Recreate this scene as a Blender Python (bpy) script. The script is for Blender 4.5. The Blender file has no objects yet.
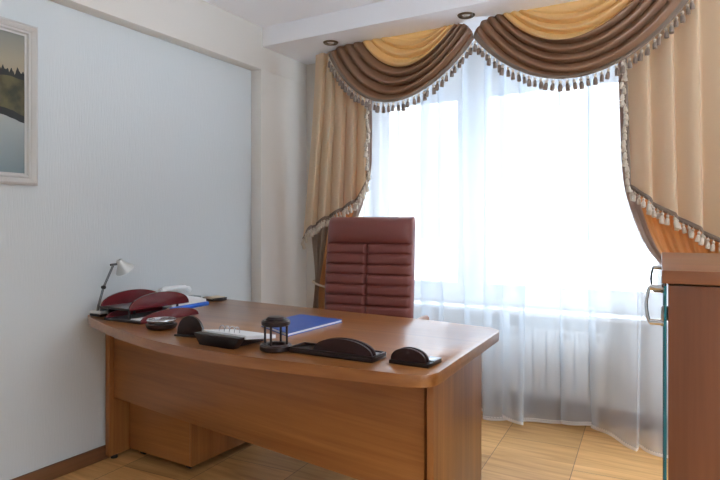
import bpy, bmesh, math, random
from mathutils import Vector, Matrix
PI = math.pi
R = math.radians
random.seed(7)
sc = bpy.context.scene
C = sc.collection

# ---------------------------------------------------------------- camera, world, exposure
cam_d = bpy.data.cameras.new('camera')
cam = bpy.data.objects.new('camera', cam_d)
C.objects.link(cam)
cam.location = (2.627, 0.0, 1.19)
cam.rotation_euler = (R(90), 0, R(30.23))
cam_d.sensor_width = 36
cam_d.lens = 29.0
cam_d.shift_y = -0.01944
cam_d.clip_start = 0.02
sc.camera = cam

world = bpy.data.worlds.new('overcast_sky')
sc.world = world
world.use_nodes = True
wn = world.node_tree.nodes
bg = wn['Background']
bg.inputs['Color'].default_value = (0.87, 0.935, 1.0, 1)
# overcast sky, much brighter overhead than near the horizon
wtc = wn.new('ShaderNodeTexCoord'); wsep = wn.new('ShaderNodeSeparateXYZ'); wmr = wn.new('ShaderNodeMapRange')
wmr.inputs[1].default_value = 0.12; wmr.inputs[2].default_value = 1.0
wmr.inputs[3].default_value = 0.95; wmr.inputs[4].default_value = 12.0
world.node_tree.links.new(wtc.outputs['Generated'], wsep.inputs[0])
world.node_tree.links.new(wsep.outputs['Z'], wmr.inputs[0])
world.node_tree.links.new(wmr.outputs[0], bg.inputs['Strength'])

sc.view_settings.view_transform = 'Standard'
sc.view_settings.look = 'None'
sc.view_settings.gamma = 1.0
sc.view_settings.use_curve_mapping = False
sc.view_settings.exposure = 0.88
sc.cycles.use_denoising = True
sc.cycles.max_bounces = 14
sc.cycles.diffuse_bounces = 8
sc.cycles.glossy_bounces = 4
sc.cycles.transmission_bounces = 8
sc.cycles.transparent_max_bounces = 32
sc.cycles.sample_clamp_indirect = 8.0

# daylight portals: they only steer the sampling of the sky light in the openings
def portal(name, loc, rot, sx, sy):
    l = bpy.data.lights.new(name, 'AREA')
    l.shape = 'RECTANGLE'; l.size = sx; l.size_y = sy
    l.cycles.is_portal = True
    o = bpy.data.objects.new(name, l)
    o.location = loc; o.rotation_euler = rot
    C.objects.link(o)
portal('window_portal', (1.55, 3.97, 1.45), (R(-90), 0, 0), 2.1, 1.5)
portal('fill_window_portal', (4.51, 0.925, 1.5), (R(90), 0, R(90)), 3.35, 1.8)

# ---------------------------------------------------------------- materials
def mat(name, color, rough=0.5, metal=0.0, spec=0.5, coat=0.0, bump=None, sheen=0.0):
    m = bpy.data.materials.new(name); m.use_nodes = True
    nt = m.node_tree; b = nt.nodes['Principled BSDF']
    b.inputs['Base Color'].default_value = (*color, 1)
    b.inputs['Roughness'].default_value = rough
    b.inputs['Metallic'].default_value = metal
    b.inputs['Specular IOR Level'].default_value = spec
    b.inputs['Coat Weight'].default_value = coat
    b.inputs['Sheen Weight'].default_value = sheen
    if bump:
        scale, strength, stretch = bump
        tc = nt.nodes.new('ShaderNodeTexCoord'); mp = nt.nodes.new('ShaderNodeMapping')
        mp.inputs['Scale'].default_value = stretch
        nz = nt.nodes.new('ShaderNodeTexNoise'); nz.inputs['Scale'].default_value = scale
        nz.inputs['Detail'].default_value = 4
        bp = nt.nodes.new('ShaderNodeBump'); bp.inputs['Strength'].default_value = strength
        bp.inputs['Distance'].default_value = 0.002
        nt.links.new(tc.outputs['Object'], mp.inputs[0]); nt.links.new(mp.outputs[0], nz.inputs['Vector'])
        nt.links.new(nz.outputs[0], bp.inputs['Height']); nt.links.new(bp.outputs[0], b.inputs['Normal'])
    return m

def wood(name, c1, c2, axis, rough=0.35, coat=0.0, rot=0.0, fine=1.0):
    """laminate wood; the grain runs along the given axis"""
    m = bpy.data.materials.new(name); m.use_nodes = True
    nt = m.node_tree; b = nt.nodes['Principled BSDF']
    tc = nt.nodes.new('ShaderNodeTexCoord'); mp = nt.nodes.new('ShaderNodeMapping')
    s = [14.0 * fine] * 3; s['XYZ'.index(axis)] = 0.7
    mp.inputs['Scale'].default_value = s
    mp.inputs['Rotation'].default_value = (0, 0, rot)
    nz = nt.nodes.new('ShaderNodeTexNoise'); nz.inputs['Scale'].default_value = 1.0
    nz.inputs['Detail'].default_value = 6; nz.inputs['Roughness'].default_value = 0.6
    nz.inputs['Distortion'].default_value = 0.4
    s2 = [90.0 * fine] * 3; s2['XYZ'.index(axis)] = 2.0
    mp2 = nt.nodes.new('ShaderNodeMapping'); mp2.inputs['Scale'].default_value = s2
    mp2.inputs['Rotation'].default_value = (0, 0, rot)
    nz2 = nt.nodes.new('ShaderNodeTexNoise'); nz2.inputs['Scale'].default_value = 1.0
    nz2.inputs['Detail'].default_value = 3
    mx = nt.nodes.new('ShaderNodeMix'); mx.data_type = 'FLOAT'; mx.inputs[0].default_value = 0.25
    cr = nt.nodes.new('ShaderNodeValToRGB')
    cr.color_ramp.elements[0].position = 0.32; cr.color_ramp.elements[0].color = (*c1, 1)
    cr.color_ramp.elements[1].position = 0.68; cr.color_ramp.elements[1].color = (*c2, 1)
    L = nt.links.new
    L(tc.outputs['Object'], mp.inputs[0]); L(tc.outputs['Object'], mp2.inputs[0])
    L(mp.outputs[0], nz.inputs['Vector']); L(mp2.outputs[0], nz2.inputs['Vector'])
    L(nz.outputs[0], mx.inputs[2]); L(nz2.outputs[0], mx.inputs[3])
    L(mx.outputs[0], cr.inputs[0]); L(cr.outputs[0], b.inputs['Base Color'])
    b.inputs['Roughness'].default_value = rough
    b.inputs['Coat Weight'].default_value = coat
    b.inputs['Coat Roughness'].default_value = 0.2
    return m

def cloth(name, color, trans_color, trans=0.35, rough=0.6, sheen=0.2, weave=900):
    m = bpy.data.materials.new(name); m.use_nodes = True
    nt = m.node_tree; b = nt.nodes['Principled BSDF']; out = nt.nodes['Material Output']
    b.inputs['Base Color'].default_value = (*color, 1)
    b.inputs['Roughness'].default_value = rough
    b.inputs['Sheen Weight'].default_value = sheen
    t = nt.nodes.new('ShaderNodeBsdfTranslucent'); t.inputs[0].default_value = (*trans_color, 1)
    mx = nt.nodes.new('ShaderNodeMixShader'); mx.inputs[0].default_value = trans
    nz = nt.nodes.new('ShaderNodeTexNoise'); nz.inputs['Scale'].default_value = weave
    tc = nt.nodes.new('ShaderNodeTexCoord')
    bp = nt.nodes.new('ShaderNodeBump'); bp.inputs['Strength'].default_value = 0.15
    bp.inputs['Distance'].default_value = 0.001
    L = nt.links.new
    L(tc.outputs['Object'], nz.inputs['Vector']); L(nz.outputs[0], bp.inputs['Height'])
    L(bp.outputs[0], b.inputs['Normal'])
    L(b.outputs[0], mx.inputs[1]); L(t.outputs[0], mx.inputs[2]); L(mx.outputs[0], out.inputs[0])
    return m

def sheer(name, color, clear):
    m = bpy.data.materials.new(name); m.use_nodes = True
    nt = m.node_tree; nt.nodes.remove(nt.nodes['Principled BSDF']); out = nt.nodes['Material Output']
    tr = nt.nodes.new('ShaderNodeBsdfTransparent')
    d = nt.nodes.new('ShaderNodeBsdfDiffuse'); d.inputs[0].default_value = (*color, 1)
    t = nt.nodes.new('ShaderNodeBsdfTranslucent'); t.inputs[0].default_value = (*color, 1)
    m1 = nt.nodes.new('ShaderNodeMixShader'); m1.inputs[0].default_value = 0.5
    m2 = nt.nodes.new('ShaderNodeMixShader'); m2.inputs[0].default_value = 1 - clear
    L = nt.links.new
    L(d.outputs[0], m1.inputs[1]); L(t.outputs[0], m1.inputs[2])
    L(tr.outputs[0], m2.inputs[1]); L(m1.outputs[0], m2.inputs[2]); L(m2.outputs[0], out.inputs[0])
    return m

def glass(name, tint=(1, 1, 1), refl=0.06):
    m = bpy.data.materials.new(name); m.use_nodes = True
    nt = m.node_tree; nt.nodes.remove(nt.nodes['Principled BSDF']); out = nt.nodes['Material Output']
    tr = nt.nodes.new('ShaderNodeBsdfTransparent'); tr.inputs[0].default_value = (*tint, 1)
    g = nt.nodes.new('ShaderNodeBsdfGlossy'); g.inputs['Roughness'].default_value = 0.02
    mx = nt.nodes.new('ShaderNodeMixShader'); mx.inputs[0].default_value = refl
    L = nt.links.new
    L(tr.outputs[0], mx.inputs[1]); L(g.outputs[0], mx.inputs[2]); L(mx.outputs[0], out.inputs[0])
    return m

M = {}
M['wall'] = mat('ribbed_wallpaper', (0.63, 0.672, 0.685), 0.75, bump=(60, 0.7, (4, 4, 0.2)))
M['plaster'] = mat('painted_plaster', (0.68, 0.65, 0.60), 0.8)
M['ceiling'] = mat('ceiling_paint', (0.88, 0.895, 0.93), 0.85)
M['plastic'] = mat('white_window_plastic', (0.82, 0.84, 0.86), 0.3)
M['sill'] = mat('window_sill_laminate', (0.9, 0.91, 0.92), 0.25)
M['radiator'] = mat('radiator_enamel', (0.82, 0.81, 0.79), 0.35)
M['glass'] = glass('window_glass', (0.97, 0.985, 1.0))
M['glass_door'] = glass('green_cabinet_glass', (0.45, 0.75, 0.78), 0.12)
M['glass_edge'] = mat('glass_edge', (0.02, 0.16, 0.20), 0.15)
M['ash_glass'] = glass('ashtray_glass', (0.8, 0.8, 0.82), 0.3)
M['snow'] = mat('snowy_ground', (0.50, 0.51, 0.53), 0.9)
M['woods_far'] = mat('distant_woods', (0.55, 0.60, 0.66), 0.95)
W1, W2 = (0.22, 0.075, 0.019), (0.43, 0.180, 0.052)
M['wood_x'] = wood('cherry_laminate_x', W1, W2, 'X', 0.32)
M['wood_y'] = wood('cherry_laminate_y', W1, W2, 'Y', 0.32)
M['wood_z'] = wood('cherry_laminate_z', W1, W2, 'Z', 0.32)
M['wood_top'] = wood('cherry_desktop', W1, W2, 'X', 0.30, coat=0.5)
M['cab_z'] = wood('cabinet_laminate_z', (0.135, 0.045, 0.018), (0.225, 0.082, 0.034), 'Z', 0.35)
M['cab_x'] = wood('cabinet_laminate_x', (0.18, 0.066, 0.028), (0.29, 0.115, 0.052), 'X', 0.3)
M['base_wood'] = wood('baseboard_wood', (0.13, 0.06, 0.025), (0.22, 0.10, 0.045), 'Y', 0.4)
M['leather'] = mat('oxblood_leather', (0.20, 0.055, 0.044), 0.42, bump=(260, 0.12, (1, 1, 1)))
M['burgundy'] = mat('burgundy_lacquer', (0.14, 0.014, 0.018), 0.25, coat=0.3)
M['espresso'] = mat('dark_brown_lacquer', (0.018, 0.008, 0.007), 0.3, spec=0.35, coat=0.12)
M['espresso_soft'] = mat('dark_brown_leatherette', (0.03, 0.012, 0.011), 0.45, spec=0.3)
M['tray_grey'] = mat('grey_tray_lining', (0.16, 0.17, 0.19), 0.35)
M['chrome'] = mat('chrome', (0.55, 0.56, 0.58), 0.12, 1.0)
M['steel'] = mat('satin_steel', (0.5, 0.52, 0.54), 0.3, 1.0)
M['silver_paint'] = mat('silver_lamp_paint', (0.62, 0.64, 0.63), 0.3, 0.3)
M['dark_steel'] = mat('dark_steel', (0.16, 0.17, 0.18), 0.35, 0.8)
M['bronze'] = mat('antique_bronze', (0.16, 0.12, 0.08), 0.35, 1.0)
M['bulb'] = mat('frosted_bulb', (0.85, 0.82, 0.75), 0.2)
M['black'] = mat('black_plastic', (0.015, 0.015, 0.016), 0.4)
M['paper'] = mat('white_paper', (0.80, 0.82, 0.85), 0.7)
M['blue'] = mat('blue_folder_plastic', (0.035, 0.105, 0.42), 0.4)
M['blue_bright'] = mat('bright_blue_plastic', (0.02, 0.13, 0.62), 0.3)
M['cream_cap'] = mat('cream_plastic', (0.62, 0.52, 0.38), 0.4)
M['white_plastic'] = mat('white_phone_plastic', (0.86, 0.88, 0.90), 0.3)
M['dark_key'] = mat('grey_phone_keys', (0.20, 0.25, 0.25), 0.4)
M['red_lining'] = mat('red_lining', (0.35, 0.03, 0.03), 0.5)
M['frame_silver'] = mat('silver_white_frame', (0.56, 0.55, 0.53), 0.4, 0.15)
M['cream'] = cloth('cream_satin', (0.79, 0.66, 0.455), (0.95, 0.64, 0.33), 0.34, 0.45, 0.3)
M['gold'] = cloth('gold_satin', (0.80, 0.61, 0.33), (0.95, 0.72, 0.40), 0.5, 0.3, 0.0)
M['brown'] = cloth('taupe_brown_satin', (0.33, 0.195, 0.120), (0.55, 0.30, 0.17), 0.25, 0.27, 0.0)
M['taupe'] = cloth('taupe_border_satin', (0.42, 0.34, 0.29), (0.55, 0.42, 0.36), 0.35, 0.45, 0.3)
M['underdrape'] = cloth('copper_gold_satin', (0.58, 0.33, 0.14), (0.85, 0.46, 0.19), 0.38, 0.35, 0.2)
M['lining'] = cloth('taupe_lining', (0.36, 0.28, 0.21), (0.45, 0.32, 0.22), 0.25, 0.5)
M['braid'] = mat('brown_braid', (0.25, 0.19, 0.145), 0.7, bump=(900, 0.6, (1, 1, 1)))
M['tassel_cream'] = mat('cream_tassel_cord', (0.62, 0.54, 0.44), 0.7)
M['tassel_brown'] = mat('brown_tassel_skirt', (0.24, 0.185, 0.15), 0.75)
M['rope'] = mat('cream_rope', (0.60, 0.50, 0.38), 0.7)
M['sheer'] = sheer('white_sheer', (0.70, 0.765, 0.83), 0.50)
M['sheer_hem'] = sheer('white_sheer_hem', (0.9, 0.9, 0.9), 0.2)
# ---------------------------------------------------------------- mesh helpers
def new():
    return bmesh.new()

def obj(name, bm, m, parent=None, smooth=35, loc=None):
    me = bpy.data.meshes.new(name)
    bmesh.ops.recalc_face_normals(bm, faces=bm.faces[:])
    bm.to_mesh(me); bm.free()
    for mm in (m if isinstance(m, (list, tuple)) else [m]):
        me.materials.append(mm)
    o = bpy.data.objects.new(name, me); C.objects.link(o)
    if smooth:
        me.shade_smooth()
        try:
            me.set_sharp_from_angle(angle=R(smooth))
        except Exception:
            pass
    if parent is not None:
        o.parent = parent
    if loc is not None:
        o.location = loc
    return o

def thing(name, label, cat, loc=(0, 0, 0), rz=0.0, group=None):
    o = bpy.data.objects.new(name, None); C.objects.link(o)
    o.empty_display_size = 0.1
    o.location = loc; o.rotation_euler = (0, 0, rz)
    o['label'] = label; o['category'] = cat
    if group: o['group'] = group
    return o

def tag(o, label, cat, group=None):
    o['label'] = label; o['category'] = cat
    if group: o['group'] = group
    return o

def struct(name, bm, m, parent=None, smooth=35):
    o = obj(name, bm, m, parent, smooth)
    if parent is None: o['kind'] = 'structure'
    return o

def box(bm, x0, y0, z0, x1, y1, z1, bev=0.0, seg=2, mi=0, rz=None):
    vs = [bm.verts.new((x, y, z)) for x in (x0, x1) for y in (y0, y1) for z in (z0, z1)]
    q = [(0, 1, 3, 2), (4, 6, 7, 5), (0, 4, 5, 1), (2, 3, 7, 6), (0, 2, 6, 4), (1, 5, 7, 3)]
    fs = [bm.faces.new([vs[i] for i in f]) for f in q]
    for f in fs: f.material_index = mi
    if rz:
        bmesh.ops.rotate(bm, verts=vs, cent=((x0 + x1) / 2, (y0 + y1) / 2, 0), matrix=Matrix.Rotation(rz, 3, 'Z'))
    if bev:
        es = list({e for f in fs for e in f.edges})
        bmesh.ops.bevel(bm, geom=es, offset=bev, segments=seg, affect='EDGES', profile=0.5)
    return bm

def prism(bm, poly, fn, d0, d1, mi=0, bev=0.0):
    """poly of (a, b); fn(a, b, d) -> xyz; extruded between d0 and d1"""
    A = [bm.verts.new(fn(a, b, d0)) for a, b in poly]
    B = [bm.verts.new(fn(a, b, d1)) for a, b in poly]
    n = len(poly)
    fs = [bm.faces.new(A), bm.faces.new(B[::-1])]
    caps = list(fs)
    for i in range(n):
        fs.append(bm.faces.new((A[i], B[i], B[(i + 1) % n], A[(i + 1) % n])))
    for f in fs: f.material_index = mi
    if bev:
        es = list({e for f in caps for e in f.edges})
        bmesh.ops.bevel(bm, geom=es, offset=bev, segments=2, affect='EDGES', profile=0.5)
    return bm

def loft(bm, rings, cap=True, closed=True, mi=0):
    V = [[bm.verts.new(p) for p in r] for r in rings]
    n = len(V[0])
    for a, b in zip(V, V[1:]):
        for i in range(n if closed else n - 1):
            f = bm.faces.new((a[i], a[(i + 1) % n], b[(i + 1) % n], b[i])); f.material_index = mi
    if cap:
        for r in (V[0], V[-1]):
            f = bm.faces.new(r); f.material_index = mi
    return bm

def lathe(bm, prof, seg=24, cx=0, cy=0, mi=0, cap=True, mtx=None):
    rings = []
    for r, z in prof:
        ring = []
        for k in range(seg):
            a = 2 * PI * k / seg
            p = Vector((cx + r * math.cos(a), cy + r * math.sin(a), z))
            ring.append(mtx @ p if mtx else p)
        rings.append(ring)
    return loft(bm, rings, cap=cap, mi=mi)

def tube(bm, pts, r, seg=10, mi=0, closed=False):
    pts = [Vector(p) for p in pts]
    rad = r if isinstance(r, (list, tuple)) else [r] * len(pts)
    rings = []; up = Vector((0.13, 0.21, 1)).normalized(); n = len(pts)
    for i, p in enumerate(pts):
        if closed: t = pts[(i + 1) % n] - pts[i - 1]
        else: t = pts[min(i + 1, n - 1)] - pts[max(i - 1, 0)]
        t.normalize()
        u = up - t * up.dot(t)
        if u.length < 1e-4: u = Vector((1, 0, 0)) - t * t.x
        u.normalize(); up = u; v = t.cross(u)
        rings.append([p + (u * math.cos(2 * PI * k / seg) + v * math.sin(2 * PI * k / seg)) * rad[i] for k in range(seg)])
    if closed:
        rings.append(rings[0]); V = [[bm.verts.new(p) for p in q] for q in rings[:-1]]
        for i in range(len(V)):
            a, b = V[i], V[(i + 1) % len(V)]
            for k in range(seg):
                bm.faces.new((a[k], a[(k + 1) % seg], b[(k + 1) % seg], b[k])).material_index = mi
        return bm
    return loft(bm, rings, mi=mi)

def smooth_pts(ctrl, sub=8):
    """Catmull-Rom through control points"""
    P = [Vector(p) for p in ctrl]; P = [P[0] * 2 - P[1]] + P + [P[-1] * 2 - P[-2]]
    out = []
    for i in range(1, len(P) - 2):
        a, b, c, d = P[i - 1:i + 3]
        for k in range(sub):
            t = k / sub
            out.append(0.5 * ((2 * b) + (c - a) * t + (2 * a - 5 * b + 4 * c - d) * t * t + (3 * b - a - 3 * c + d) * t ** 3))
    out.append(P[-2])
    return out

def lerp(tab, x):
    """piecewise-linear lookup in [(x, y), ...]"""
    if x <= tab[0][0]: return tab[0][1]
    for (a, ya), (b, yb) in zip(tab, tab[1:]):
        if x <= b: return ya + (yb - ya) * (x - a) / (b - a)
    return tab[-1][1]

def slerp(tab, x, f=0.03):
    """smoothed lookup"""
    w = f * (tab[-1][0] - tab[0][0]); return sum(lerp(tab, x + k * w) for k in (-1, -.5, 0, .5, 1)) / 5

def grid(fn, nu, nv, u0=0.0, u1=1.0, v0=0.0, v1=1.0):
    bm = new()
    V = [[bm.verts.new(fn(u0 + (u1 - u0) * i / nu, v0 + (v1 - v0) * j / nv)) for i in range(nu + 1)] for j in range(nv + 1)]
    for j in range(nv):
        for i in range(nu):
            bm.faces.new((V[j][i], V[j][i + 1], V[j + 1][i + 1], V[j + 1][i]))
    return bm

def clothing(name, bm, m, parent=None, thick=0.0015):
    o = obj(name, bm, m, parent, smooth=80)
    if thick:
        s = o.modifiers.new('thickness', 'SOLIDIFY'); s.thickness = thick; s.offset = 0
    return o

def copy_child(src, parent, loc, rot=None, scale=None):
    c = src.copy(); C.objects.link(c); c.parent = parent; c.location = loc
    if rot is not None: c.rotation_euler = rot
    if scale is not None: c.scale = (scale, scale, scale)
    return c

# ---------------------------------------------------------------- the room
ZC, ZS = 2.53, 2.40            # ceiling, underside of the dropped bulkhead
X1, Y0 = 4.4, -1.5
QY0, QY1, QZ0, QZ1 = -0.75, 2.6, 0.6, 2.4   # unseen fill window added in the right wall
b = new(); box(b, -0.1, Y0 - 0.1, -0.06, X1 + 0.1, 4.0, 0.0); floor = None
def floor_material():
    m = bpy.data.materials.new('oak_parquet'); m.use_nodes = True
    nt = m.node_tree; bs = nt.nodes['Principled BSDF']; L = nt.links.new
    tc = nt.nodes.new('ShaderNodeTexCoord'); mp = nt.nodes.new('ShaderNodeMapping')
    mp.inputs['Location'].default_value = (0.02, 0.1, 0)
    mp.inputs['Rotation'].default_value = (0, 0, R(90 - 4))
    br = nt.nodes.new('ShaderNodeTexBrick')
    br.offset = 0.5; br.inputs['Scale'].default_value = 1.0
    br.inputs['Brick Width'].default_value = 0.62; br.inputs['Row Height'].default_value = 0.40
    br.inputs['Mortar Size'].default_value = 0.0016; br.inputs['Mortar Smooth'].default_value = 0.2
    br.inputs['Color1'].default_value = (0.0, 0.0, 0.0, 1); br.inputs['Color2'].default_value = (1, 1, 1, 1)
    br.inputs['Mortar'].default_value = (0.5, 0.5, 0.5, 1)
    mp2 = nt.nodes.new('ShaderNodeMapping'); mp2.inputs['Scale'].default_value = (2.0, 24, 1)
    mp2.inputs['Rotation'].default_value = (0, 0, R(-8))
    nz = nt.nodes.new('ShaderNodeTexNoise'); nz.inputs['Scale'].default_value = 1.0
    nz.inputs['Detail'].default_value = 6; nz.inputs['Distortion'].default_value = 0.8
    cr = nt.nodes.new('ShaderNodeValToRGB')
    cr.color_ramp.elements[0].position = 0.3; cr.color_ramp.elements[0].color = (0.48, 0.245, 0.08, 1)
    cr.color_ramp.elements[1].position = 0.7; cr.color_ramp.elements[1].color = (0.72, 0.43, 0.17, 1)
    hs = nt.nodes.new('ShaderNodeHueSaturation')
    mr = nt.nodes.new('ShaderNodeMapRange'); mr.inputs[3].default_value = 0.78; mr.inputs[4].default_value = 1.18
    mm = nt.nodes.new('ShaderNodeMix'); mm.data_type = 'RGBA'
    mm.inputs[7].default_value = (0.12, 0.05, 0.02, 1)
    L(tc.outputs['Object'], mp.inputs[0]); L(mp.outputs[0], br.inputs['Vector'])
    L(tc.outputs['Object'], mp2.inputs[0]); L(mp2.outputs[0], nz.inputs['Vector'])
    L(nz.outputs[0], cr.inputs[0]); L(cr.outputs[0], hs.inputs['Color'])
    L(br.outputs['Color'], mr.inputs[0]); L(mr.outputs[0], hs.inputs['Value'])
    L(hs.outputs[0], mm.inputs[6]); L(br.outputs['Fac'], mm.inputs[0])
    L(mm.outputs[2], bs.inputs['Base Color'])
    bs.inputs['Roughness'].default_value = 0.3
    return m
struct('floor', b, floor_material())
b = new(); box(b, -0.1, Y0 - 0.1, ZC, X1 + 0.1, 4.0, ZC + 0.1); struct('ceiling', b, M['ceiling'])
b = new(); box(b, -0.12, Y0, 0, 0, 4.0, ZC); struct('wall_left', b, M['wall'])
b = new(); box(b, -0.1, Y0 - 0.12, 0, X1 + 0.1, Y0, ZC); struct('wall_back', b, M['wall'])
# right wall, out of the picture, with a wide window added for fill light
b = new(); box(b, X1, Y0, 0, X1 + 0.12, QY0, ZC); box(b, X1, QY1, 0, X1 + 0.12, 4.0, ZC)
box(b, X1, QY0, 0, X1 + .12, QY1, QZ0); box(b, X1, QY0, QZ1, X1 + .12, QY1, ZC); struct('wall_right', b, M['wall'])
fill_win = bpy.data.objects.new('fill_window', None); C.objects.link(fill_win); fill_win['kind'] = 'structure'
b = new()
for y in (QY0, (QY0 + QY1) / 2 - .035, QY1 - .07): box(b, X1 + .03, y, QZ0, X1 + .1, y + .07, QZ1, .005)
box(b, X1 + .03, QY0, QZ0, X1 + .1, QY1, QZ0 + .07, .005); box(b, X1 + .03, QY0, QZ1 - .07, X1 + .1, QY1, QZ1, .005)
obj('window_frame', b, M['plastic'], fill_win)
b = new(); box(b, X1 + .064, QY0 + .05, QZ0 + .05, X1 + .07, QY1 - .05, QZ1 - .05)
obj('window_pane', b, M['glass'], fill_win, smooth=0)
# the window bay: two piers, the parapet under the sill, the lintel
BX0, BX1, BY = 0.50, 2.60, 3.78
b = new()
box(b, 0.0, 3.56, 0, BX0, 4.0, ZC); box(b, BX1, 3.56, 0, X1, 4.0, ZC)
box(b, BX0, BY, 0, BX1, 4.0, 0.66); box(b, BX0, BY, 2.13, BX1, 4.0, ZC)
struct('wall_window', b, M['plaster'])
b = new(); box(b, 0.0, Y0, 2.245, 0.09, 3.56, ZC, 0.004); struct('trim_1', b, M['plaster'])      # beam along the left wall
b = new(); box(b, 0.0, 3.035, 0, 0.09, 3.56, 2.247, 0.004); struct('trim_2', b, M['plaster'])     # column in the corner
b = new(); box(b, 0.088, 3.05, ZS, X1, BY, ZC, 0.004); struct('trim_3', b, M['ceiling'])          # dropped bulkhead
b = new(); box(b, 0.0, Y0, 0, 0.016, 3.035, 0.07, 0.004); struct('baseboard_left', b, M['base_wood'])
b = new(); box(b, BX0, BY - 0.016, 0, BX1, BY, 0.09, 0.004); struct('baseboard_window', b, M['base_wood'])

# window: frame, two sashes of glass, sill
win = bpy.data.objects.new('window_1', None); C.objects.link(win); win['kind'] = 'structure'
FY0, FY1 = 3.84, 3.91
G = [(0.65, 1.18), (1.39, 2.42)]
b = new()
box(b, BX0, FY0, 0.66, BX1, FY1, 0.74, .005); box(b, BX0, FY0, 2.10, BX1, FY1, 2.14, .005)
box(b, BX0, FY0, 0.74, BX0 + 0.06, FY1, 2.10, .005); box(b, BX1 - 0.06, FY0, 0.74, BX1, FY1, 2.10, .005)
box(b, 1.235, FY0, 0.74, 1.335, FY1, 2.10, .005)
obj('window_frame', b, M['plastic'], win)
for x0, x1 in G:
    b = new(); y0, y1 = 3.825, 3.88
    a0, a1 = (x0 - 0.075, x1 + 0.065)
    box(b, a0, y0, 0.725, x0, y1, 2.12, .006); box(b, x1, y0, 0.725, a1, y1, 2.12, .006)
    box(b, x0, y0, 0.725, x1, y1, 0.80, .006); box(b, x0, y0, 2.062, x1, y1, 2.12, .006)
    s = obj('window_sash', b, M['plastic'], win)
    b = new(); box(b, x0 - .005, 3.85, 0.795, x1 + .005, 3.856, 2.067); obj('window_pane', b, M['glass'], s, smooth=0)
b = new(); box(b, 1.352, 3.80, 1.30, 1.376, 3.826, 1.335, .004); box(b, 1.356, 3.785, 1.22, 1.372, 3.803, 1.33, .005)
obj('window_handle', b, M['plastic'], win)
b = new(); box(b, BX0 - .02, 3.655, 0.625, BX1 + .02, 3.90, 0.658, .01, 3); obj('window_sill', b, M['sill'], win)

# outdoors: snow and a pale line of woods far off
b = new(); box(b, -120, -200, -9.2, 120, 260, -9.0); struct('ground', b, M['snow'])
b = new()
for k in range(60):
    x = -120 + k * 4 + random.uniform(-1, 1); r = random.uniform(3, 5)
    lathe(b, [(r, -9), (r * 1.05, -7.4), (r * .8, -6), (r * .4, -4.6 + random.uniform(-.8, .8)), (0.1, -4.2)], 8, x, 235 + random.uniform(-6, 6))
struct('hills', b, M['woods_far'])

# ---------------------------------------------------------------- radiator
rad = thing('radiator', 'white sectional radiator under the window sill behind the sheer curtain', 'radiator', (0, 0, 0))
def rad_section():
    b = new(); w = 0.076
    box(b, -w / 2, -0.006, 0.14, w / 2, 0.004, 0.50, .004)              # flat front plate
    box(b, -0.008, 0.004, 0.16, 0.008, 0.066, 0.52, .003)               # web
    box(b, -w / 2, 0.058, 0.15, w / 2, 0.07, 0.50, .003)
    for s in (-1, 1):
        box(b, s * 0.026 - 0.008, -0.002, 0.485, s * 0.026 + 0.008, 0.05, 0.545, .003)
    box(b, -w / 2, 0.0, 0.535, w / 2, 0.055, 0.55, .004)                # top grille bar
    box(b, -0.006, -0.002, 0.49, 0.006, 0.03, 0.54, .002)
    tb = [(-w / 2 - 0.003, 0.035, 0.515), (w / 2 + 0.003, 0.035, 0.515)]
    tube(b, tb, 0.017, 12)
    tube(b, [(p[0], p[1], 0.18) for p in tb], 0.017, 12)
    return b
s0 = obj('radiator_section', rad_section(), M['radiator'], rad); s0.location = (1.36, 3.68, 0)
for k in range(1, 10):
    copy_child(s0, rad, (1.36 + 0.083 * k, 3.68, 0))
b = new(); tube(b, [(1.32, 3.715, .18), (1.28, 3.715, .18), (1.26, 3.715, .16), (1.26, 3.715, 0.001)], .011, 10)
obj('pipe', b, M['radiator'], rad)
b = new(); lathe(b, [(0.014, 0), (0.017, 0.004), (0.017, 0.022), (0.012, 0.03)], 14, mtx=Matrix.Translation((2.145, 3.715, .515)) @ Matrix.Rotation(R(90), 4, 'Y'))
obj('bleed_valve', b, M['steel'], rad)
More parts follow.
